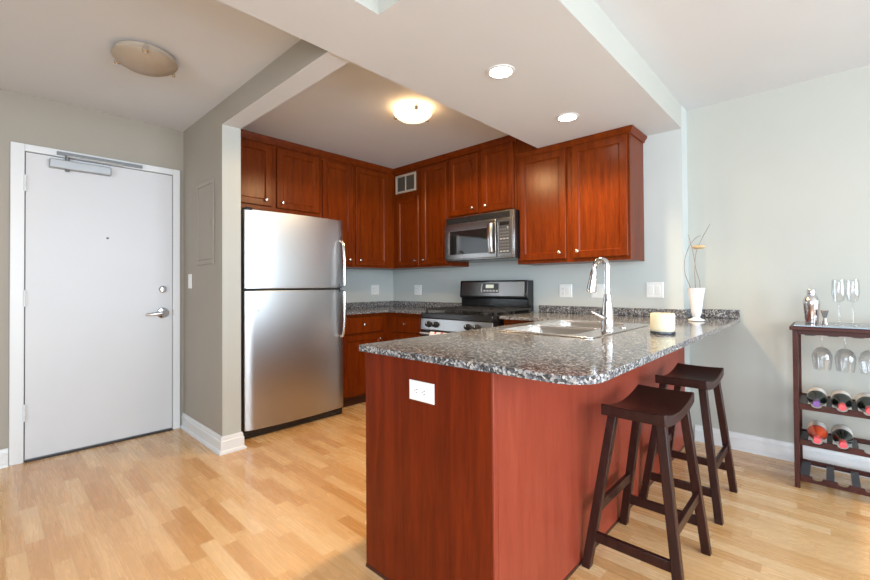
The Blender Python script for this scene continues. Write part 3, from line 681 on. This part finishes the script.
l = bpy.data.lights.new('kitchen_bulb', 'POINT'); l.energy = 1.7; l.color = (1, .57, .22); l.shadow_soft_size = .02
lo = bpy.data.objects.new('kitchen_bulb', l); C.objects.link(lo); lo.location = (-2.215, 2.145, ZC-.046)
l = bpy.data.lights.new('kitchen_bowl_light', 'SPOT'); l.energy = 26; l.color = (1, .66, .32); l.spot_size = math.radians(172); l.spot_blend = .15; l.shadow_soft_size = .08
lo = bpy.data.objects.new('kitchen_bowl_light', l); C.objects.link(lo); lo.location = (-2.215, 2.145, ZC-.19)
for x, y, lb in ((-1.255, 1.862, 'lit recessed downlight in the dropped ceiling, nearer the camera'), (-1.275, 2.68, 'lit recessed downlight in the dropped ceiling, nearer the wall cabinets')):
    o = thing('recessed_light', (x, y, ZS), lb, 'ceiling light', 'recessed downlights')
    obj('trim_ring', B().lathe((x, y, ZS), [(.058, -.0005), (.075, -.0005), (.074, -.004), (.060, -.006), (.058, -.003)], n=40, caps=False), TRIM, o)
    obj('lens', B().lathe((x, y, ZS), [(.001, -.003), (.058, -.003), (.058, -.001), (.001, -.001)], n=40, caps=False), CAN, o)
    l = bpy.data.lights.new('downlight', 'SPOT'); l.energy = 58; l.color = (1, .72, .40); l.spot_size = math.radians(125); l.spot_blend = .7; l.shadow_soft_size = .05
    lo = bpy.data.objects.new('downlight', l); C.objects.link(lo); lo.location = (x, y, ZS-.02)

# ------------------------------------------------------------------ things on the bar
ca = thing('candle', (-.607, 2.3, ZW), 'thick cream candle on a dark base, on the granite bar top', 'candle')
obj('base', B().lathe((-.607, 2.3, ZW+.0005), [(.054, 0), (.057, .003), (.057, .011), (.052, .0125)]), flat('dark_pewter', (.06, .065, .08), .3, .5), ca)
obj('wax', B().lathe((-.607, 2.3, ZW+.013), [(.05, 0), (.0535, .006), (.0545, .02), (.055, .06), (.0545, .083), (.052, .088), (.046, .086), (.03, .083), (.001, .082)], n=40), CREAM, ca)
obj('wick', B().tube([(-.607, 2.3, ZW+.094), (-.606, 2.3, ZW+.106)], .0012, 8), SLOT, ca)
vx, vy = -.645, 3.22
va = thing('vase', (vx, vy, ZW), 'white tapered ceramic vase on a scalloped foot, at the end of the bar', 'vase')
obj('foot', B().lathe((vx, vy, ZW+.0005), [(.042, 0), (.048, .004), (.046, .010), (.03, .016), (.02, .024), (.0205, .03)]), VASEM, va, ang=60)
rs = []
for r, z in ((.0205, .03), (.025, .034), (.03, .06), (.036, .11), (.043, .165), (.05, .213), (.052, .218), (.048, .216), (.040, .16), (.03, .09), (.015, .05)):
    rs.append([(vx+(r*(1+.025*math.cos(12*2*PI*i/72)))*math.cos(2*PI*i/72), vy+(r*(1+.025*math.cos(12*2*PI*i/72)))*math.sin(2*PI*i/72), ZW+.0005+z) for i in range(72)])
obj('body', B().rings(rs), VASEM, va, ang=60)
ZV = ZW+.06
tw = [('tallest curving dried twig in the white vase, leaning right', [(vx+.0, vy, ZV), (vx-.003, vy, 1.10), (vx-.006, vy, 1.25), (vx+.002, vy, 1.36), (vx+.035, vy, 1.45), (vx+.085, vy-.01, 1.545)], True),
      ('left dried twig in the white vase, bowing outwards then back to a hooked tip', [(vx-.007, vy, ZV), (vx-.03, vy, 1.12), (vx-.062, vy, 1.22), (vx-.066, vy, 1.30), (vx-.045, vy, 1.39), (vx-.005, vy, 1.455), (vx+.03, vy, 1.475)], False),
      ('shorter right dried twig in the white vase, crossing the tall one', [(vx+.006, vy+.002, ZV), (vx+.022, vy+.005, 1.14), (vx-.002, vy+.01, 1.26), (vx-.02, vy+.012, 1.38), (vx-.046, vy+.015, 1.49)], False)]
def smooth(pts, k=6):
    P = [Vector(p) for p in pts]; out = []
    for i in range(len(P)-1):
        a, b_, c_, d_ = P[max(i-1, 0)], P[i], P[i+1], P[min(i+2, len(P)-1)]
        for j in range(k):
            t = j/k; out.append(.5*((2*b_)+(c_-a)*t+(2*a-5*b_+4*c_-d_)*t*t+(3*b_-a-3*c_+d_)*t**3))
    return out+[P[-1]]
for lb, pts, pod in tw:
    sp = smooth(pts); n = len(sp); o = thing('dried_twig', pts[0], lb, 'twig', 'dried twigs in the vase')
    obj('stem', B().tube(sp, [.003-.0016*i/n for i in range(n)], 8), TWIG, o)
    if pod:
        q = B().lathe((vx+.018, vy, 1.40), [(.001, -.014), (.02, -.012), (.036, -.004), (.038, .004), (.026, .011), (.001, .013)], n=20)
        obj('seed_pod', q, POD, o)

# ------------------------------------------------------------------ bar stools
def stool(x, y, label):
    o = thing('bar_stool', (x, y, 0), label, 'stool', 'saddle bar stools')
    Ls, Ws, n, k = .45, .235, 20, 10
    top, bot = [], []
    rows = []
    for i in range(n+1):
        v = -1+2*i/n; yy = y+v*Ls/2
        zt = .648+.034*abs(v)**1.9
        ring = []
        for j in range(k+1):
            u = -1+2*j/k; ring.append((x+.014+u*Ws/2, yy, zt-.004*(1-u*u)))
        zb = .648-.036+.026*abs(v)**2.2
        for j in range(k, -1, -1):
            u = -1+2*j/k; ring.append((x+.014+u*Ws/2, yy, zb))
        rows.append(ring)
    obj('seat', B().rings(rows), ESPR, o, bevel=.004, ang=50)
    fx_, fy_, tx_, ty_ = .172, .213, .088, .165; zt = .637; hw = .0175
    def leg_at(sx, sy, z):
        t = z/zt; return x+.013*t+sx*(fx_+(tx_-fx_)*t), y+sy*(fy_+(ty_-fy_)*t)
    for sx in (-1, 1):
        for sy in (-1, 1):
            p = []
            for z in (0, zt):
                cx_, cy_ = leg_at(sx, sy, z); w_ = hw if z else hw*.98
                p += [(cx_-w_, cy_-w_, z), (cx_+w_, cy_-w_, z), (cx_+w_, cy_+w_, z), (cx_-w_, cy_+w_, z)]
            obj('leg', B().hexa(p), ESPR, o, bevel=.003)
    for sy in (-1, 1):
        z = .132; a = leg_at(-1, sy, z); b_ = leg_at(1, sy, z)
        obj('stretcher', B().box(a[0]+hw*.9, b_[0]-hw*.9, a[1]-.009, a[1]+.009, z-.02, z+.02), ESPR, o, bevel=.002)
    for sx in (-1, 1):
        z = .245; a = leg_at(sx, -1, z); b_ = leg_at(sx, 1, z)
        obj('stretcher', B().box(a[0]-.009, a[0]+.009, a[1]+hw*.9, b_[1]-hw*.9, z-.02, z+.02), ESPR, o, bevel=.002)
    return o
st = stool(-.571, 1.912, 'dark wooden saddle-seat bar stool nearer the camera, at the rounded bar corner')
s2 = copy_tree(st); s2.location = (-.575, 2.645, 0); s2['label'] = 'dark wooden saddle-seat bar stool farther away, nearer the wall'

# ------------------------------------------------------------------ wine rack
RX0, RX1, RY0, RY1 = -.158, .56, 3.15, 3.50
wr = thing('wine_rack', (.2, 3.32, 0), 'dark mahogany open wine rack with a flat top, against the right wall', 'wine rack')
obj('top_board', B().box(RX0-.012, RX1+.012, RY0-.012, RY1+.01, .892, .912), RACKW, wr, bevel=.003)
obj('tray_top', B().box(RX0+.004, RX1-.004, RY0+.006, RY1-.004, .9125, .920), TRAYM, wr, bevel=.002)
for x in (RX0, RX1-.024):
    for y in (RY0, RY1-.024): obj('leg', B().box(x, x+.024, y, y+.024, 0, .8915), RACKW, wr, bevel=.002)
obj('apron', B().box(RX0+.0245, RX1-.0245, RY0+.004, RY0+.02, .868, .8915), RACKW, wr, bevel=.001)
obj('apron', B().box(RX0+.0245, RX1-.0245, RY1-.02, RY1-.004, .868, .8915), RACKW, wr, bevel=.001)
BX = [-.061+.103*i for i in range(6)]
GX = [-.036+.096*i for i in range(6)]
for i in range(7):
    x = GX[0]-.048+.096*i
    obj('glass_hanger', B().box(x-.004, x+.004, RY0+.021, RY1-.021, .868, .8912).box(x-.022, x+.022, RY0+.021, RY1-.021, .862, .8678), SLATM, wr)
for zf, zr in ((.478, .474), (.278, .25), (.075, .064)):
    poly = [(RX0+.0245, zf-.032), (RX1-.0245, zf-.032), (RX1-.0245, zf)]
    for bx in reversed(BX):
        poly += [(bx+.0225*math.cos(math.radians(a)), zf-.018*abs(math.sin(math.radians(a)))**.8) for a in range(0, 181, 15)]
    poly += [(RX0+.0245, zf)]
    obj('front_rail', B().prism(poly, RY0+.003, RY0+.021, 'Y'), RACKW, wr, bevel=.0015)
    obj('rear_rail', B().box(RX0+.0245, RX1-.0245, RY1-.021, RY1-.004, zr-.026, zr), RACKW, wr, bevel=.0015)
    for sx in (RX0+.004, RX1-.02): obj('side_rail', B().box(sx, sx+.016, RY0+.0245, RY1-.0245, zf-.03, zf-.006), RACKW, wr)
    for i in range(7):
        x = BX[0]-.0515+.103*i; hw_ = .017 if zf < .1 else .012; x0, x1 = x-hw_, x+hw_
        if i == 0: x0 = RX0+.0205
        obj('slat', B().hexa([(x0, RY0+.0215, zf-.016), (x1, RY0+.0215, zf-.016), (x1, RY1-.0215, zr-.02), (x0, RY1-.0215, zr-.02), (x0, RY0+.0215, zf-.006), (x1, RY0+.0215, zf-.006), (x1, RY1-.0215, zr-.008), (x0, RY1-.0215, zr-.008)]), SLATM, wr)
def bottle(x, z, glass, cap, label):
    yb = 3.125; o = thing('wine_bottle', (x, yb, z), label, 'bottle', 'wine bottles lying in the rack')
    prof = [(.001, .0225), (.0145, .0225), (.0145, .08), (.018, .10), (.036, .135), (.0435, .16), (.044, .29), (.04, .297), (.001, .294)]
    obj('glass_body', B().lathe((x, yb, z), prof, 'Y', 28), glass, o)
    obj('foil_capsule', B().lathe((x, yb, z), [(.001, 0), (.014, 0), (.0158, .002), (.0158, .022), (.0152, .023), (.0152, .062), (.0148, .0622)], 'Y', 20, caps=False), cap, o)
    obj('paper_label', B().lathe((x, yb, z), [(.0445, .172), (.0447, .172), (.0447, .27), (.0445, .27)], 'Y', 28, caps=False), LBLW, o)
    return o
bottle(BX[0], .492, BOTTLE, CAPP, 'dark wine bottle with purple foil, upper row of the rack at left')
bottle(BX[1], .492, BOTTLE, CAPR, 'dark wine bottle with red foil in the upper row, second from the left')
bottle(BX[2], .492, BOTTLE, CAPR, 'dark wine bottle with red foil in the upper row, cut by the photo edge')
bottle(BX[0], .292, ROSE, CAPR, 'orange-red rose wine bottle in the lower row of the rack')
bottle(BX[1], .292, BOTTLE, CAPR, 'dark wine bottle with red foil in the lower row, beside the orange-red one')
# hanging stemware
def stemware(x, y, z, hang, label, group, R=.045, stem=.08, bowl=.13, foot=.034, rim=.036):
    o = thing('wine_glass', (x, y, z), label, 'glass', group); s = -1 if hang else 1
    obj('foot', B().lathe((x, y, z), [(.001, 0), (foot, 0), (foot, s*.002), (.008, s*.006), (.0045, s*.012), (.001, s*.012)], n=32, caps=False), GLASS, o)
    obj('stem', B().lathe((x, y, z), [(.0045, s*.0122), (.0035, s*(stem*.5)), (.0045, s*stem), (.008, s*(stem+.005))], n=16, caps=False), GLASS, o)
    h = stem+.005
    prof = [(.008, h), (.022, h+.006), (R*.8, h+bowl*.16), (R, h+bowl*.38), (R*.97, h+bowl*.6), ((R+rim)/2, h+bowl*.85), (rim, h+bowl)]
    prof += [(r-.0012, q) for r, q in prof[::-1][:-1]]+[(.005, h+.004)]
    obj('bowl', B().lathe((x, y, z), [(r, s*q) for r, q in prof], n=36, caps=False), GLASS, o)
    return o
for i, (x, t) in enumerate(zip(GX[:3], ('leftmost', 'second from the left', 'third from the left, cut by the photo edge'))):
    stemware(x, 3.30, .8618+.006+.0065, True, 'clear wine glass hanging under the rack, '+t, 'hanging wine glasses')
for x, t in ((.037, 'left of the pair, beside the cocktail shaker'), (.094, 'right of the pair')):
    stemware(x, 3.30+(.0 if x < .05 else .035), .9205, False, 'tall clear champagne glass standing on the rack, '+t, 'champagne glasses on the rack', R=.031, stem=.125, bowl=.125, foot=.028, rim=.027)
sx_, sy_ = -.079, 3.33
sh = thing('cocktail_shaker', (sx_, sy_, .92), 'shiny steel cocktail shaker standing on the wine rack top', 'shaker')
obj('cup', B().lathe((sx_, sy_, .9205), [(.028, 0), (.03, .002), (.034, .06), (.0385, .115), (.0385, .119)], n=36), SHAKG, sh)
obj('strainer_top', B().lathe((sx_, sy_, .9205), [(.0395, .119), (.0395, .128), (.036, .145), (.026, .162), (.019, .168), (.019, .172)], n=36), CHROME, sh)
obj('cap', B().lathe((sx_, sy_, .9205), [(.0195, .172), (.0205, .175), (.0205, .196), (.017, .203), (.001, .205)], n=28), CHROME, sh)
jx = -.022
jg = tag(obj('jigger', B().lathe((jx, 3.29, .9205), [(.015, 0), (.0165, .001), (.008, .03), (.0065, .036), (.009, .042), (.019, .08), (.018, .08), (.006, .04), (.001, .038)], n=28, caps=False), CHROME), 'small double-ended steel jigger beside the cocktail shaker', 'jigger')
